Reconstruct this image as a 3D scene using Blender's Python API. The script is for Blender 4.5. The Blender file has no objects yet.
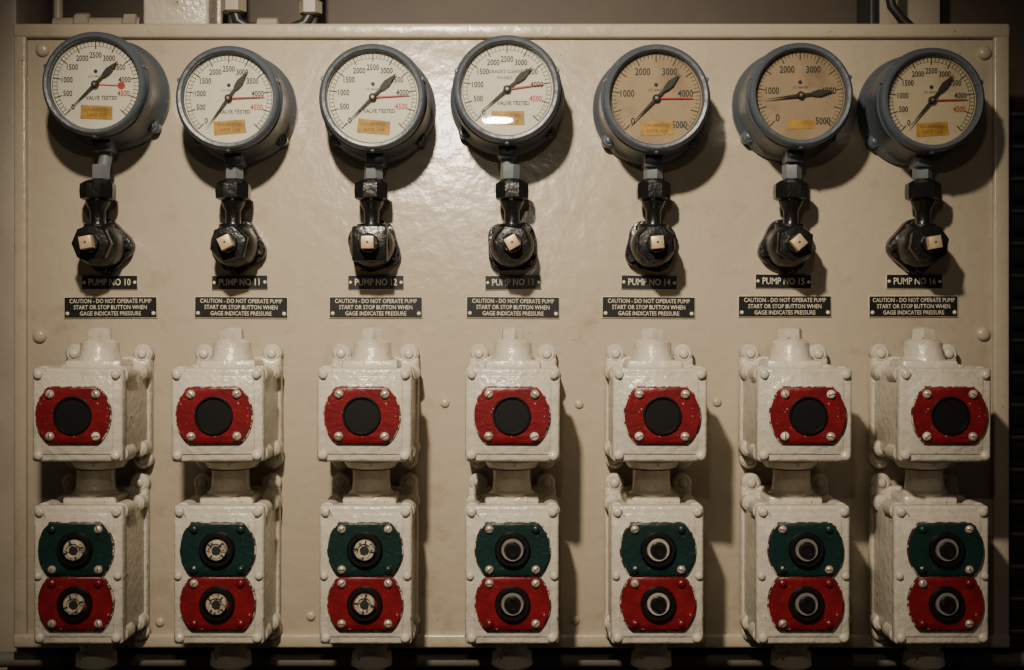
import bpy, bmesh, math, random
from mathutils import Vector, Matrix
random.seed(4)
S=0.0015; D=1400.0; CAMZ=1.5
def WX(px,d=0): return 512+(px-512)*(1-d/D)
def WY(py,d=0): return 335+(py-335)*(1-d/D)

# ------------------------------------------------------------ materials
def mat(name, col, rough=0.4, metal=0.0, var=0.12, nscale=9, bump=0.0, bscale=60, chip=None, chipamt=0.0, chipscale=90, coat=0.0, spec=0.5, dirt=None, dirtamt=0.0, streak=0.0, bdist=0.002):
    m=bpy.data.materials.new(name); m.use_nodes=True
    nt=m.node_tree; N=nt.nodes; L=nt.links
    b=N['Principled BSDF']
    b.inputs['Roughness'].default_value=rough; b.inputs['Metallic'].default_value=metal
    b.inputs['Coat Weight'].default_value=coat; b.inputs['Specular IOR Level'].default_value=spec
    tc=N.new('ShaderNodeTexCoord')
    n=N.new('ShaderNodeTexNoise'); n.inputs['Scale'].default_value=nscale; n.inputs['Detail'].default_value=6
    L.new(tc.outputs['Object'],n.inputs['Vector'])
    r=N.new('ShaderNodeValToRGB')
    r.color_ramp.elements[0].position=0.3; r.color_ramp.elements[1].position=0.7
    r.color_ramp.elements[0].color=tuple(c*(1-var) for c in col)+(1,)
    r.color_ramp.elements[1].color=tuple(min(1,c*(1+var)) for c in col)+(1,)
    L.new(n.outputs['Fac'],r.inputs['Fac'])
    out=r.outputs['Color']
    def layer(out,color,amt,scale,soft,stretch=None,maxf=1.0):
        n2=N.new('ShaderNodeTexNoise'); n2.inputs['Scale'].default_value=scale; n2.inputs['Detail'].default_value=8; n2.inputs['Roughness'].default_value=0.65
        if stretch:
            mp=N.new('ShaderNodeMapping'); mp.inputs['Scale'].default_value=stretch
            L.new(tc.outputs['Object'],mp.inputs['Vector']); L.new(mp.outputs['Vector'],n2.inputs['Vector'])
        else: L.new(tc.outputs['Object'],n2.inputs['Vector'])
        r2=N.new('ShaderNodeValToRGB')
        r2.color_ramp.elements[0].position=1-amt; r2.color_ramp.elements[1].position=min(1,1-amt+soft)
        r2.color_ramp.elements[1].color=(maxf,maxf,maxf,1)
        L.new(n2.outputs['Fac'],r2.inputs['Fac'])
        mx=N.new('ShaderNodeMix'); mx.data_type='RGBA'
        L.new(r2.outputs['Color'],mx.inputs['Factor']); L.new(out,mx.inputs['A'])
        mx.inputs['B'].default_value=tuple(color)+(1,)
        return mx.outputs['Result']
    if dirt: out=layer(out,dirt,dirtamt,14,0.25)
    if streak: out=layer(out,tuple(c*0.6 for c in (dirt or col)),streak,9,0.2,(3.5,3.5,0.35),0.6)
    if chip: out=layer(out,chip,chipamt,chipscale,0.03)
    L.new(out,b.inputs['Base Color'])
    if bump>0:
        n3=N.new('ShaderNodeTexNoise'); n3.inputs['Scale'].default_value=bscale; n3.inputs['Detail'].default_value=3
        L.new(tc.outputs['Object'],n3.inputs['Vector'])
        bp=N.new('ShaderNodeBump'); bp.inputs['Strength'].default_value=bump; bp.inputs['Distance'].default_value=bdist
        L.new(n3.outputs['Fac'],bp.inputs['Height']); L.new(bp.outputs['Normal'],b.inputs['Normal'])
    return m
M={}
M['panel']=mat('cream_panel_paint',(0.41,0.35,0.26),0.27,var=0.05,nscale=4,bump=0.85,bscale=38,dirt=(0.29,0.225,0.15),dirtamt=0.44,chip=(0.10,0.07,0.045),chipamt=0.315,chipscale=60,streak=0.35)
M['box']=mat('cream_box_paint',(0.53,0.48,0.39),0.27,var=0.07,nscale=12,bump=0.9,bscale=75,bdist=0.003,dirt=(0.35,0.28,0.195),dirtamt=0.46,chip=(0.09,0.06,0.04),chipamt=0.345,chipscale=75,streak=0.36)
M['gauge']=mat('blue_grey_enamel',(0.066,0.080,0.098),0.36,var=0.2,bump=0.5,bscale=80,chip=(0.14,0.14,0.135),chipamt=0.37,chipscale=80)
M['greypipe']=mat('grey_pipe_paint',(0.15,0.165,0.18),0.4,var=0.2,bump=0.3)
M['black']=mat('black_enamel',(0.007,0.007,0.007),0.27,bump=0.5,bscale=120,chip=(0.10,0.075,0.05),chipamt=0.34,chipscale=110)
M['blackp']=mat('black_plastic',(0.005,0.005,0.005),0.4,spec=0.35)
M['red']=mat('chipped_red_paint',(0.14,0.004,0.007),0.34,var=0.25,nscale=40,bump=0.35,bscale=150,chip=(0.42,0.34,0.27),chipamt=0.35,chipscale=120,dirt=(0.07,0.004,0.006),dirtamt=0.45)
M['green']=mat('chipped_green_paint',(0.005,0.021,0.018),0.34,var=0.25,nscale=40,bump=0.35,bscale=150,chip=(0.35,0.33,0.26),chipamt=0.35,chipscale=120)
M['edge']=mat('chipped_plate_edge',(0.46,0.40,0.32),0.5,var=0.2,nscale=60,chip=(0.05,0.02,0.018),chipamt=0.52,chipscale=90)
M['brass']=mat('worn_brass',(0.48,0.36,0.21),0.4,metal=0.3,var=0.2,nscale=60)
M['tan']=mat('worn_cream_button',(0.38,0.32,0.23),0.45,var=0.3,nscale=90,chip=(0.05,0.04,0.03),chipamt=0.46,chipscale=200)
M['steel']=mat('dull_steel',(0.50,0.44,0.36),0.34,metal=0.4,var=0.25,nscale=80)
M['dsteel']=mat('dark_steel',(0.26,0.24,0.21),0.35,metal=0.4,var=0.25,nscale=80)
M['lens']=mat('dark_recessed_lens',(0.002,0.005,0.0045),0.5,spec=0.15)
M['dial_w']=mat('white_dial',(0.56,0.53,0.455),0.6,var=0.05,nscale=20,dirt=(0.40,0.33,0.23),dirtamt=0.46)
M['dial_m']=mat('yellowed_dial',(0.42,0.355,0.25),0.6,var=0.06,nscale=20,dirt=(0.29,0.21,0.125),dirtamt=0.50)
M['dial_c']=mat('aged_dial',(0.28,0.205,0.13),0.6,var=0.08,nscale=20,dirt=(0.15,0.10,0.055),dirtamt=0.54)
M['ink']=mat('dial_ink',(0.010,0.010,0.010),0.6)
M['inkred']=mat('red_pointer',(0.36,0.02,0.015),0.5)
M['tape']=mat('yellow_calibration_sticker',(0.34,0.19,0.030),0.6,var=0.35,nscale=60)
M['tapeink']=mat('sticker_ink',(0.09,0.045,0.015),0.6)
M['plate']=mat('black_engraved_plate',(0.008,0.008,0.007),0.35,chip=(0.2,0.17,0.12),chipamt=0.3,chipscale=90)
M['letter']=mat('engraved_letters',(0.55,0.50,0.38),0.5,var=0.2,nscale=90)
M['wall']=mat('brown_bulkhead_paint',(0.075,0.055,0.037),0.6,var=0.15,bump=0.3,bscale=20)
M['trim']=mat('dim_cream_paint',(0.34,0.29,0.22),0.45,var=0.12,bump=0.4,bscale=40)
M['greywall']=mat('grey_bulkhead_paint',(0.14,0.125,0.10),0.55,var=0.15,bump=0.3,bscale=20)
M['floor']=mat('dark_deck_paint',(0.05,0.04,0.035),0.5)
M['dark']=mat('dark_cabinet_paint',(0.02,0.022,0.022),0.4,var=0.2)
M['slat']=mat('slat_metal',(0.16,0.165,0.16),0.35,metal=0.4)
g=bpy.data.materials.new('gauge_glass'); g.use_nodes=True; nt=g.node_tree
for n in list(nt.nodes): nt.nodes.remove(n)
o=nt.nodes.new('ShaderNodeOutputMaterial'); mx=nt.nodes.new('ShaderNodeMixShader'); t=nt.nodes.new('ShaderNodeBsdfTransparent'); gl=nt.nodes.new('ShaderNodeBsdfGlossy'); fr=nt.nodes.new('ShaderNodeFresnel')
gl.inputs['Roughness'].default_value=0.02; fr.inputs['IOR'].default_value=1.3
t.inputs['Color'].default_value=(0.95,0.95,0.93,1)
nt.links.new(fr.outputs[0],mx.inputs[0]); nt.links.new(t.outputs[0],mx.inputs[1]); nt.links.new(gl.outputs[0],mx.inputs[2]); nt.links.new(mx.outputs[0],o.inputs[0])
M['glass']=g

# ------------------------------------------------------------ mesh builder (units: 1.5 mm; x right, d toward viewer, z up)
_tc={}
def text_geo(s,bold):
    if (s,bold) in _tc: return _tc[(s,bold)]
    cu=bpy.data.curves.new('t','FONT'); cu.body=s; cu.size=1.0; cu.align_x='CENTER'; cu.align_y='CENTER'; cu.resolution_u=2; cu.offset=bold
    ob=bpy.data.objects.new('t',cu); bpy.context.scene.collection.objects.link(ob)
    bpy.context.view_layer.update()
    dg=bpy.context.evaluated_depsgraph_get(); ev=ob.evaluated_get(dg); me=ev.to_mesh()
    vs=[(v.co.x,v.co.y) for v in me.vertices]; fs=[tuple(p.vertices) for p in me.polygons]
    ev.to_mesh_clear(); bpy.data.objects.remove(ob); bpy.data.curves.remove(cu)
    _tc[(s,bold)]=(vs,fs); return vs,fs

class MB:
    def __init__(s): s.v=[]; s.f=[]; s.m=[]; s.mats=[]
    def mi(s,k):
        if k not in s.mats: s.mats.append(k)
        return s.mats.index(k)
    def addbm(s,bm,k):
        bmesh.ops.recalc_face_normals(bm,faces=bm.faces)
        bm.verts.index_update(); o=len(s.v); i=s.mi(k)
        s.v+= [tuple(v.co) for v in bm.verts]
        for f in bm.faces: s.f.append([o+v.index for v in f.verts]); s.m.append(i)
        bm.free()
    def box(s,x0,x1,d0,d1,z0,z1,k,bev=0,seg=2,taper=1.0):
        bm=bmesh.new()
        cx,cz=(x0+x1)/2,(z0+z1)/2
        vs=[]
        for d,t in ((d0,taper),(d1,1.0)):
            for x,z in ((x0,z0),(x1,z0),(x1,z1),(x0,z1)):
                vs.append(bm.verts.new((cx+(x-cx)*t,-d,cz+(z-cz)*t)))
        for q in ((0,1,2,3),(4,5,6,7),(0,1,5,4),(1,2,6,5),(2,3,7,6),(3,0,4,7)): bm.faces.new([vs[i] for i in q])
        if bev>0: bmesh.ops.bevel(bm,geom=bm.edges[:],offset=bev,segments=seg,affect='EDGES',profile=0.5)
        s.addbm(bm,k)
    def prism(s,pts,d0,d1,k,bev=0,seg=2,bevall=False):
        bm=bmesh.new()
        a=[bm.verts.new((x,-d0,z)) for x,z in pts]; b=[bm.verts.new((x,-d1,z)) for x,z in pts]
        bm.faces.new(a); top=bm.faces.new(b); n=len(pts)
        for i in range(n): bm.faces.new((a[i],a[(i+1)%n],b[(i+1)%n],b[i]))
        if bev>0: bmesh.ops.bevel(bm,geom=(bm.edges[:] if bevall else list(top.edges)),offset=bev,segments=seg,affect='EDGES',profile=0.5)
        s.addbm(bm,k)
    def lathe(s,prof,k,axis='d',o=(0,0,0),seg=32,rot=0.0):
        bm=bmesh.new(); rings=[]
        for r,t in prof:
            ring=[]
            if r<1e-6:
                P=(o[0],-(o[1]+t),o[2]) if axis=='d' else ((o[0],-o[1],o[2]+t) if axis=='z' else (o[0]+t,-o[1],o[2]))
                ring=[bm.verts.new(P)]
            else:
                for i in range(seg):
                    a=2*math.pi*i/seg+rot; c,sn=math.cos(a)*r,math.sin(a)*r
                    if axis=='d': P=(o[0]+c,-(o[1]+t),o[2]+sn)
                    elif axis=='z': P=(o[0]+c,-(o[1]+sn),o[2]+t)
                    else: P=(o[0]+t,-(o[1]+c),o[2]+sn)
                    ring.append(bm.verts.new(P))
            rings.append(ring)
        for A,B in zip(rings,rings[1:]):
            for i in range(seg):
                j=(i+1)%seg
                if len(A)==1 and len(B)==1: break
                if len(A)==1: bm.faces.new((A[0],B[i],B[j]))
                elif len(B)==1: bm.faces.new((A[i],A[j],B[0]))
                else: bm.faces.new((A[i],A[j],B[j],B[i]))
        for R in (rings[0],rings[-1]):
            if len(R)>1:
                try: bm.faces.new(R)
                except: pass
        s.addbm(bm,k)
    def cyl(s,r,t0,t1,k,axis='d',o=(0,0,0),seg=24,ch=1.0,rot=0.0):
        s.lathe([(max(r-ch,0.01),t0),(r,t0+ch),(r,t1-ch),(max(r-ch,0.01),t1)],k,axis,o,seg,rot)
    def screw(s,x,z,d,r,k,slot=None,h=None):
        h=h or r*0.7
        s.lathe([(r*1.02,-0.5),(r,h*0.35),(r*0.8,h*0.75),(r*0.45,h*0.97),(0,h)],k,'d',(x,d,z),14)
        if slot:
            a=random.uniform(0,math.pi); c,sn=math.cos(a),math.sin(a); w=r*0.11; l=r*0.72
            s.prism([(x+c*l-sn*w,z+sn*l+c*w),(x-c*l-sn*w,z-sn*l+c*w),(x-c*l+sn*w,z-sn*l-c*w),(x+c*l+sn*w,z+sn*l-c*w)],d+h*0.4,d+h*1.03,slot)
    def hexbolt(s,x,z,d,r,k,h):
        s.lathe([(r,0),(r,h*0.8),(r*0.8,h),(0,h)],k,'d',(x,d,z),6,rot=random.uniform(0,1))
    def tube(s,pts,r,k,seg=14):
        bm=bmesh.new(); P=[Vector((x,-d,z)) for x,d,z in pts]; rings=[]
        for i,p in enumerate(P):
            if i==0: t=P[1]-p
            elif i==len(P)-1: t=p-P[i-1]
            else: t=(P[i+1]-p).normalized()+(p-P[i-1]).normalized()
            t.normalize(); up=Vector((0,1,0)) if abs(t.y)<0.9 else Vector((1,0,0))
            u=t.cross(up).normalized(); w=t.cross(u)
            rings.append([bm.verts.new(p+(u*math.cos(2*math.pi*j/seg)+w*math.sin(2*math.pi*j/seg))*r) for j in range(seg)])
        for A,B in zip(rings,rings[1:]):
            for i in range(seg): bm.faces.new((A[i],A[(i+1)%seg],B[(i+1)%seg],B[i]))
        bm.faces.new(rings[0]); bm.faces.new(rings[-1]); s.addbm(bm,k)
    def text(s,t,x,z,d,size,k,sx=1.0,bold=0.0):
        vs,fs=text_geo(t,bold); o=len(s.v); i=s.mi(k)
        s.v+=[(x+a*size*sx,-d,z+b*size) for a,b in vs]
        for f in fs: s.f.append([o+q for q in f]); s.m.append(i)
    def make(s,name,wx,wy,d=0,rotdeg=0):
        me=bpy.data.meshes.new(name); me.from_pydata([(a*S,b*S,c*S) for a,b,c in s.v],[],s.f)
        for k in s.mats: me.materials.append(M[k])
        me.polygons.foreach_set('material_index',s.m)
        me.polygons.foreach_set('use_smooth',[True]*len(me.polygons))
        me.update(); me.set_sharp_from_angle(angle=math.radians(38))
        ob=bpy.data.objects.new(name,me); bpy.context.scene.collection.objects.link(ob)
        ob.location=((wx-512)*S,-d*S,CAMZ+(335-wy)*S); ob.rotation_euler=(0,math.radians(rotdeg),0)
        return ob

# ------------------------------------------------------------ panel
p=MB()
p.box(-496,495,-40,0,-309,310,'panel',3)
p.box(-497.5,496.5,-3,6.4,297,311.5,'panel',3,3)
p.box(-497.5,496.5,-3,7.2,-311,-297,'panel',3,3)
p.box(-497,-484,-2.5,5.6,-308,308,'panel',2.6,3)
p.box(480,496,-2.5,5.6,-308,308,'panel',2.6,3)
for x,y in ((43,50),(984,53),(40,336),(983,334),(445,403),(579,404),(717,402),(311,616),(848,620),(575,620),(160,622)):
    big = x<50 or x>980
    p.screw(x-512,336-y,0.2,7 if big else 4.5,'panel',h=5 if big else 3)
for x in (-400,0,400):
    for z in (-220,220): p.box(x-20,x+20,-170,-38,z-20,z+20,'panel',2)
p.make('gauge_panel_board',512,336)

# ------------------------------------------------------------ gauges
cols=[dict(g=(93,83,51),na=225,ra=None,old=0),dict(g=(227,97,51),na=234,ra=2,old=0),dict(g=(372,96,52),na=225,ra=3,old=0),
      dict(g=(507,88,52.5),na=221,ra=8,old=0),dict(g=(657,97,52.5),na=226,ra=0,old=1),dict(g=(802,94,51),na=187,ra=None,old=1),dict(g=(934,99,51),na=230,ra=1,old=0.5)]
def pol(a,r): return (math.cos(math.radians(a))*r, math.sin(math.radians(a))*r)
def rotp(pts,a):
    A=math.radians(a); return [(x*math.cos(A)-z*math.sin(A),x*math.sin(A)+z*math.cos(A)) for x,z in pts]
for ci,c in enumerate(cols):
    px,py,rr=c['g']; q=rr/52.0
    b=MB()
    b.lathe([(0,0),(56,0),(56.5,2),(56,8),(53.5,11),(51.5,14),(50.6,50),(51,55),(52,57),(52,62),(50.6,63.5),(50.6,70),(49.5,73.5),(47.5,75),(45,74.5),(43.6,72),(43.2,65)],'gauge',seg=72)
    for a in (-38,90,218):
        x,z=pol(a,52); b.cyl(7,0,15,'gauge',o=(x,0,z),ch=2); b.screw(x,z,14.5,4,'gauge')
    for a in (20,160,270):
        x,z=pol(a,50); b.cyl(2.4,58,72,'gauge',o=(x,0,z),seg=10)
    b.box(-9,9,20,48,-62,-47,'gauge',2)
    dk='dial_c' if c['old']==1 else ('dial_m' if c['old'] else 'dial_w')
    b.lathe([(43.4,66),(43.4,66.4),(0,66.4)],dk,seg=64)
    for R0,R1 in ((41.6,42.1),(37.3,37.6)):
        if c['old']==1 and R0<40: continue
        n=60; pts=[]
        for i in range(n+1): pts.append(pol(225-270*i/n,R1))
        for i in range(n+1): pts.append(pol(-45+270*i/n,R0))
        for i in range(n):
            b.prism([pts[i],pts[i+1],pts[2*n-i],pts[2*n+1-i]],66.3,66.65,'ink')
    for i in range(51):
        a=225-270*i/50; maj=i%5==0
        r0,r1=(34.5 if maj else 37.5),41.8; w=0.5 if maj else 0.26
        cx,sx=pol(a,1)
        b.prism([(cx*r0-sx*w,sx*r0+cx*w),(cx*r1-sx*w,sx*r1+cx*w),(cx*r1+sx*w,sx*r1-cx*w),(cx*r0+sx*w,sx*r0-cx*w)],66.3,66.7,'ink')
    if c['old']==1: nums=[1000,2000,3000,4000,5000]; fs=9.6
    else: nums=[500*i for i in range(1,10)]; fs=7.9
    for n in nums:
        a=225-270*n/5000; x,z=pol(a,28.5 if c['old']!=1 else 28)
        if n==5000: x,z=22,-25
        b.text(str(n),x,z,66.8,fs,'ink' if n!=4500 else 'inkred',0.76,0.014)
    b.text('0',*pol(225,31),66.8,fs,'ink',0.9,0.014)
    if ci==0:
        x,z=pol(-2,25); b.lathe([(3.6,66.4),(3.6,67),(0,67)],'inkred',o=(x,0,z),seg=20)
        b.prism([(3,-0.5),(24,-1.6),(24,-0.6),(3,0.4)],66.8,67.2,'inkred')
    if ci<4: b.text('VALVE TESTED',6,-13,66.8,5.2,'ink',0.9,0.01)
    if ci==3: b.text("GRADE'S CLEANER",0,17,66.8,4.6,'ink',0.9)
    if ci==3: b.text("POUNDS",-2,11,66.8,4,'ink',0.9)
    if ci!=3:
        b.cyl(1.8,66,67.5,'ink',o=(0,0,13),seg=10,ch=0.4); b.text('U.S. GAUGE',0,8,66.8,3.2,'ink',0.9)
    rot={0:-3,1:4,2:-6,3:0,4:2,5:0,6:3}[ci]; w,h=(15.5,6.8)
    R=math.radians(rot); pts=[]
    zc=-28 if ci not in(0,3) else -27
    if ci==5: w,h=13,4.5
    for x,z in((-w,-h),(w,-h*0.92),(w*0.97,h),(-w,h*0.95)): pts.append((x*math.cos(R)-z*math.sin(R)+1,zc+x*math.sin(R)+z*math.cos(R)))
    b.prism(pts,66.4,66.9,'tape')
    if ci!=5:
        b.text('CALIBRATED',1,zc+2.6,67.1,4.2,'tapeink'); b.text('DATE 12-4',1,zc-2.6,67.1,4.2,'tapeink')
    if c['ra'] is not None:
        b.prism(rotp([(-3,-0.8),(34,-0.4),(36,0),(34,0.4),(-3,0.8)],c['ra']),68,68.5,'inkred')
    b.prism(rotp([(36,0),(0,1.5),(-10,1.1),(-13,2.4),(-19,3.2),(-26,1.5),(-32,0),(-26,-1.5),(-19,-3.2),(-13,-2.4),(-10,-1.1),(0,-1.5)],c['na']),69.3,70,'ink')
    b.cyl(3.6,66.5,71.3,'ink',seg=18); b.cyl(1.4,71,71.9,'dsteel',seg=12,ch=0.3)
    b.lathe([(43.4,72.6),(43.4,73.2),(0,73.2)],'glass',seg=48)
    b.v=[(x*q,y,z*q) for x,y,z in b.v]
    b.make('pressure_gauge',WX(px,75),WY(py,75),0.0)

# ------------------------------------------------------------ shut-off valves
vx=[108,240,375,512,650,784,913]
for ci,x0 in enumerate(vx):
    gx=WX(cols[ci]['g'][0],75)-x0; gz=247-WY(cols[ci]['g'][1],75)
    b=MB(); k='black'
    top=gz-61
    b.tube([(gx,34,top+1),(gx,34,top-6),(gx*0.3,34,60),(0,34,50)],6.5,'greypipe')
    b.lathe([(9,0),(9.5,1),(9.5,13),(8.5,14)],'greypipe','z',(gx*0.4,34,64),6,rot=0.2)
    b.lathe([(13,0),(17,2),(17.5,9),(17,16),(12,19),(9,20)],k,'z',(0,34,43),8,rot=0.39)
    b.lathe([(14,-6),(9,-2),(7.5,4),(7.5,16),(10,20),(12,25),(9,29)],k,'z',(0,34,17),20)
    n=4
    pts=[]
    for i in range(64):
        a=2*math.pi*i/64; r=25.5+2.2*math.cos(n*a+ci); pts.append((r*math.cos(a),r*math.sin(a)))
    b.prism(pts,0,12,k,2)
    for i in range(n):
        a=math.degrees((2*math.pi*i-ci)/n); x,z=pol(a,22.5); b.hexbolt(x,z,11,4,k,6)
    b.lathe([(21,10),(22,14),(21,40),(17,46),(15,48)],k,seg=28)
    b.tube([(0,30,-10),(0,30,20)],15,k)
    if ci==2: b.box(-17,17,34,56,-17,17,k,2)
    else: b.lathe([(17,46),(19,48),(19,56),(17,58),(10,59)],k,seg=(6 if ci%2 else 8),rot=0.3*ci)
    b.cyl(9.5,56,66,k,seg=20)
    a0=[10,25,0,30,5,40,10][ci]
    w=6.0; b.prism(rotp([(-w,-w),(w,-w),(w,w),(-w,w)],a0),62,76,'brass',1.2)
    b.lathe([(1.3,0),(1,0.4),(0,0.4)],'tapeink',o=(0,76,0),seg=10)
    b.make('gauge_shutoff_valve',x0,247)

# ------------------------------------------------------------ name plates
lab=['PUMP NO 10','PUMP NO 11','PUMP NO 12','PUMP NO 13','PUMP NO 14','PUMP NO 15','PUMP NO 16']
lx=[110,240,376,513,649,783,914]
for ci in range(7):
    b=MB()
    b.box(-28,28,0,1.6,-7.2,7.2,'letter',0.3,1); b.box(-27.6,27.6,1,2,-6.8,6.8,'plate',0.3,1)
    b.text(lab[ci],0,0,2.3,9.4,'letter',0.80,0.01)
    for x in (-25.3,25.3): b.screw(x,0,1.8,1.7,'letter')
    b.make('pump_number_plate',lx[ci],282.5-(1 if ci>4 else 0),0,random.uniform(-1,1))
cx=[111,241.5,376,513,648.5,784.5,913]
for ci in range(7):
    b=MB(); hw=46 if ci<6 else 44
    b.box(-hw-0.6,hw+0.6,0,1.6,-10.8,10.8,'letter',0.3,1); b.box(-hw,hw,1,2,-10.2,10.2,'plate',0.3,1)
    for i,t in enumerate(('CAUTION - DO NOT OPERATE PUMP','START OR STOP BUTTON WHEN','GAGE INDICATES PRESSURE')):
        b.text(t,0,6.2-6.2*i,2.3,5.9,'letter',0.83,0.008)
    for x in (-hw+3,hw-3): b.screw(x,-6,1.8,2,'letter')
    b.make('caution_plate',cx[ci],307.5-(1 if ci>4 else 0),0,random.uniform(-0.6,0.6))

# ------------------------------------------------------------ switch boxes
def clipcirc(r,h,n=16):
    pts=[]; a0=math.asin(h/r)
    for i in range(n+1):
        a=-a0+2*a0*i/n; pts.append((r*math.cos(a),r*math.sin(a)))
    for i in range(n+1):
        a=math.pi-a0+2*a0*i/n; pts.append((r*math.cos(a),r*math.sin(a)))
    return pts
def housing(b,hw,hh):
    k='box'
    b.box(-hw,hw,0,14,-hh-5,hh+9,k,3.5,3)
    for sx in(-1,1):
        for z in (hh+9,-hh-5):
            b.cyl(9.5,0,14.5,k,o=(sx*33.5,0,z+3 if z>0 else z-1),ch=2.5)
            b.screw(sx*33.5,z+3 if z>0 else z-1,14,5,k)
    b.box(-hw+2.5,hw-2.5,8,92,-hh+2,hh-2,k,4,3,taper=0.99)
    for sx in(-1,1):
        for sz in(-1,1):
            b.cyl(8,60,90,k,o=(sx*(hw-6.5),0,sz*(hh-6.5)),ch=2)
            b.cyl(8,10,34,k,o=(sx*(hw-6),0,sz*(hh-6)),ch=3)
    b.box(-hw,hw,87,100,-hh,hh,k,3.2,3)
    b.box(-hw+8,hw-8,98,101.2,-hh+7,hh-7,k,1.5,2)
    for sx in(-1,1):
        for sz in(-1,1):
            b.screw(sx*(hw-6),sz*(hh-6),99.5,4.6,k,h=4)
bx_f=[77,217,364,512.5,660,805,945.5]; po=[-2.3,-1.8,-1.5,-0.7,1.5,1.8,2.6]
for ci in range(7):
    x0=WX(bx_f[ci],115); b=MB(); k='box'
    hw=[41.5,42.5,43.5,43.5,43.5,43.5,42.5][ci]; hh=43.2
    housing(b,hw,hh); P=po[ci]; R_=33.9 if ci in(0,6) else 34.4
    def sh(pts): return [(x+P,z) for x,z in pts]
    b.prism(sh(clipcirc(R_+1.1,26.6)),100,103.2,'edge',0.6)
    b.prism(sh(clipcirc(R_,25.8)),102,104.6,'red',1)
    for sx in(-1,1):
        for sz in(-1,1): b.screw(P+sx*21,sz*19.3,104.2,4.2,'steel' if random.random()<0.7 else 'box',slot='tapeink',h=3.2)
    b.lathe([(17.6,104),(17.6,106.2),(17,107),(16.2,107),(15.8,105.2),(15.6,105)],'blackp',o=(P,0,0),seg=36)
    b.lathe([(15.7,104.5),(15.6,104.8),(0,104.9)],'lens',o=(P,0,0),seg=32)
    b.box(-27,27,16,60,38,50,k,4)
    b.lathe([(21,36),(21,51),(19,54),(18,66),(15,69),(9,70)],k,'z',(0,38,0),28)
    b.lathe([(11,68),(12,70),(11.5,79),(9.5,80.5),(0,81)],k,'z',(0,38,0),6,rot=random.random())
    b.lathe([(22,-40),(26,-43),(27,-48),(23,-54),(19,-55)],k,'z',(0,38,0),32)
    b.v=[(x,y*1.15,z) for x,y,z in b.v]
    b.make('indicator_lamp_box',x0,408.5,0,random.uniform(-0.4,0.4))
    b=MB(); lf=[78,218.5,365.5,512,657.5,803.5,942][ci]; x1=WX(lf,100)
    hw=[41.5,42,43,43.5,43,43.5,44][ci]; hh=64.5
    Q=[-1,0,0,0.5,0,1.2,2.2][ci]
    housing(b,hw,hh)
    for zc,kk in ((24.5,'green'),(-25.5,'red')):
        def sh(pts): return [(x+Q,z+zc) for x,z in pts]
        b.prism(sh(clipcirc(35.4,26 if kk=='red' else 25.4)),100,103.5 if kk=='red' else 103.2,'edge',0.6)
        b.prism(sh(clipcirc(34.3,24.6)),102,105.5,kk,1)
        for sx in(-1,1):
            for sz in(-1,1):
                st=random.random()<0.5
                b.screw(Q+sx*21.5,zc+sz*18.6,105,4,'steel' if st else kk,slot='tapeink' if st else None,h=3.4)
        b.lathe([(16.5,105),(16.5,108),(15,110.5),(12.5,110.5),(11.5,107),(11,103)],'blackp',o=(Q,0,zc),seg=32)
        if ci<3:
            b.lathe([(9.6,104),(9.8,110),(9.0,111.8),(6.4,112),(5.8,110.5),(0,110.2)],'tan',o=(Q,0,zc),seg=28)
            b.cyl(4.4,109,111.4,'ink',o=(Q,0,zc),seg=7,ch=0.3,rot=ci)
            for a in range(0,360,90):
                x,z=pol(a+20+30*ci,7.6)
                b.prism([(Q+x+u,zc+z+v) for u,v in rotp([(-1.8,-0.7),(1.8,-0.7),(1.8,0.7),(-1.8,0.7)],a+20+30*ci)],110,112.4,'ink')
        else:
            b.lathe([(10.5,104),(10.7,109),(9.9,110.5),(8.0,110.5),(7.6,107)],'dsteel' if ci!=4 else 'steel',o=(Q,0,zc),seg=28)
            b.lathe([(7.6,107),(7.6,111.5),(6.6,113),(4.6,113.2),(4.2,112.2),(0,112)],'black',o=(Q,0,zc),seg=24)
    for sx in(-1,1): b.screw(sx*(hw-4.5),-1,100,3.6,k,h=3)
    b.box(-26,26,16,66,60,70,k,4)
    b.lathe([(22,58),(22,71),(19,74),(18,84),(18,93)],k,'z',(0,44,0),28)
    b.lathe([(22,-60),(22,-72),(17,-76),(15,-82),(19,-84),(20,-96),(16,-99),(13,-101),(13,-777)],k,'z',(0,42,0),24)
    b.make('push_button_station',x1,558,0,0)

# ------------------------------------------------------------ surroundings
def slab(name,x0,x1,d0,d1,z0,z1,k,bev=0):
    b=MB(); cx_,cz_=(x0+x1)/2,(z0+z1)/2
    b.box(x0-cx_,x1-cx_,d0,d1,z0-cz_,z1-cz_,k,bev); return b.make(name,512+cx_,335-cz_)
slab('wall_back',-1400,1400,-190,-170,-1000,800,'wall')
slab('floor',-1400,1400,-190,2000,-1010,-1000,'floor')
slab('ceiling',-1400,1400,-190,2000,800,810,'greywall')
slab('bulkhead_pillar',-640,-516,-170,-60,-1000,800,'trim',6)
b=MB(); b.box(-36,36,-170,-120,-900,470,'trim',4); b.box(-44,-36,-170,-108,-900,470,'dark',2); b.make('trim_1',942,335)
b=MB()
b.box(-34,34,-100,-40,-18,60,'box',4,3); b.box(-38,38,-96,-84,-22,64,'box',3)
for x in(-26,26): b.screw(x,-10,-40,4,'box')
b.box(-20,20,-170,-98,0,30,'trim',2)
b.make('junction_box',166,12)
b=MB()
b.tube([(-90,-60,4),(-20,-60,4),(0,-60,4)],8,'trim')
b.lathe([(11,-8),(13,-6),(13,6),(11,8)],'trim','x',(-60,-60,4),8)
b.lathe([(9,0),(12,2),(12,14),(9,16)],'trim','x',(-18,-60,4),6)
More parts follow.
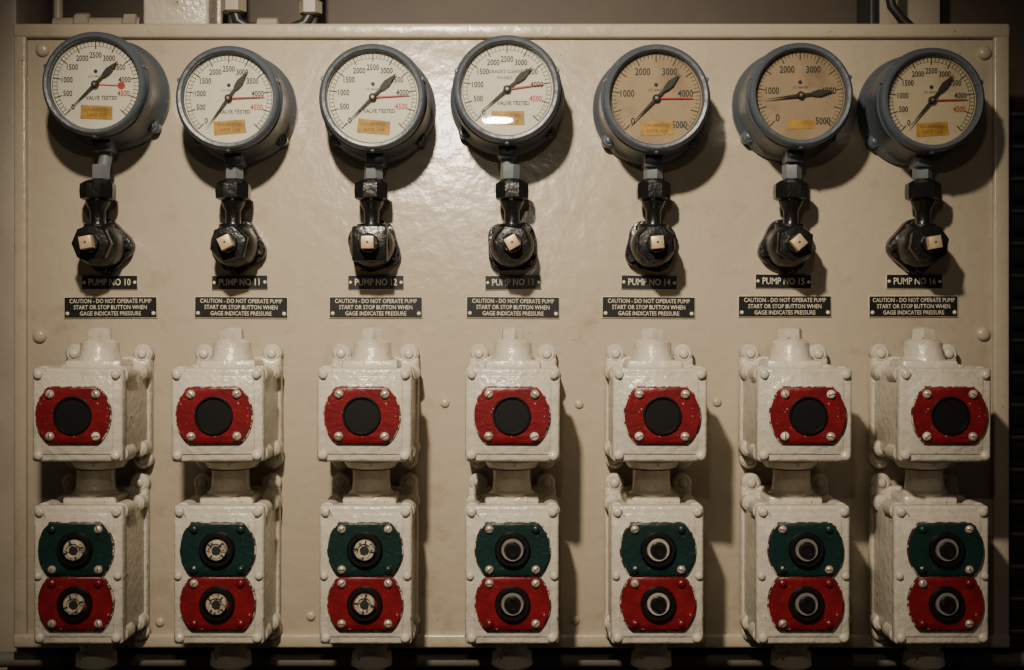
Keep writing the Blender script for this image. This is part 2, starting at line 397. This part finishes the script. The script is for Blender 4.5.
b.tube([(-60,-60,4),(-60,-90,4),(-60,-170,4)],8,'trim')
b.tube([(-88,-66,60),(-88,-66,-14)],5,'trim')
b.make('conduit_pipe',125,16)
b=MB()
b.tube([(0,-60,380),(0,-60,20),(4,-60,6),(16,-60,-1),(60,-60,-2),(74,-60,4),(80,-60,14),(80,-60,380)],6,'dark')
b.lathe([(10,0),(13,2),(13,16),(9,18)],'trim','z',(0,-60,14),6)
b.lathe([(9,-12),(12,-10),(12,10),(9,12)],'trim','x',(36,-60,-2),8)
b.lathe([(9,0),(12,2),(12,14),(9,16)],'trim','z',(80,-60,12),6)
b.tube([(36,-60,-2),(36,-170,-2)],6,'dark')
b.make('hydraulic_hose',222,14)
b=MB(); b.tube([(-330,-130,0),(330,-130,0)],9,'wall')
for x in(-250,0,250): b.box(x-6,x+6,-170,-118,-12,12,'wall',1.5)
b.make('overhead_pipe',610,14)
b=MB(); b.tube([(0,-60,400),(0,-60,30),(3,-60,14),(14,-60,0),(30,-60,-14),(34,-60,-60)],5,'dark')
b.box(28,40,-170,-52,-46,-36,'dark',1)
b.make('cable',905,6)
b=MB(); b.tube([(-520,-20,0),(520,-20,0)],8,'greywall'); b.tube([(-520,-50,-24),(520,-50,-24)],12,'dark')
for x in range(-450,500,150):
    b.box(x-5,x+5,-170,-12,-12,10,'dark',1.5)
b.make('under_panel_pipe_run',512,664)
b=MB()
b.box(0,300,-168,-90,-1000,240,'dark',3)
for i,z in enumerate(range(-980,230,34)):
    b.box(6,294,-92,-78,z,z+26,'dark',2); b.box(6,294,-80,-70,z+20,z+25,'slat',1.5)
b.make('louvred_cabinet',1018,335)

# ------------------------------------------------------------ lights
def area(name,x,y,z,sx,sy,pw,col,tgt):
    l=bpy.data.lights.new(name,'AREA'); l.shape='ELLIPSE'; l.size=sx; l.size_y=sy; l.energy=pw; l.color=col
    o=bpy.data.objects.new(name,l); bpy.context.scene.collection.objects.link(o); o.location=(x,y,z)
    o.rotation_euler=(Vector(tgt)-Vector((x,y,z))).to_track_quat('-Z','Y').to_euler(); return o
area('ceiling_lamp',-0.04,-2.0,CAMZ+0.595,0.085,0.018,2.4,(1.0,0.88,0.70),(0,0,CAMZ+0.1))
l=bpy.data.lights.new('overhead_spot_lamp','SPOT'); l.energy=205; l.color=(1.0,0.87,0.69); l.shadow_soft_size=0.045; l.spot_size=math.radians(62); l.spot_blend=1.0
o=bpy.data.objects.new('overhead_spot_lamp',l); bpy.context.scene.collection.objects.link(o); o.location=(-0.26,-1.55,CAMZ+0.96)
o.rotation_euler=(Vector((-0.03,0,CAMZ+0.05))-o.location).to_track_quat('-Z','Y').to_euler()
w=bpy.data.worlds.new('World'); bpy.context.scene.world=w; w.use_nodes=True
w.node_tree.nodes['Background'].inputs[0].default_value=(1.0,0.87,0.72,1); w.node_tree.nodes['Background'].inputs[1].default_value=0.035

cam=bpy.data.cameras.new('camera'); co=bpy.data.objects.new('camera',cam); bpy.context.scene.collection.objects.link(co)
co.location=(0,-D*S,CAMZ); co.rotation_euler=(math.pi/2,0,0); cam.sensor_width=36; cam.lens=36*D/1024; cam.clip_start=0.01
bpy.context.scene.camera=co
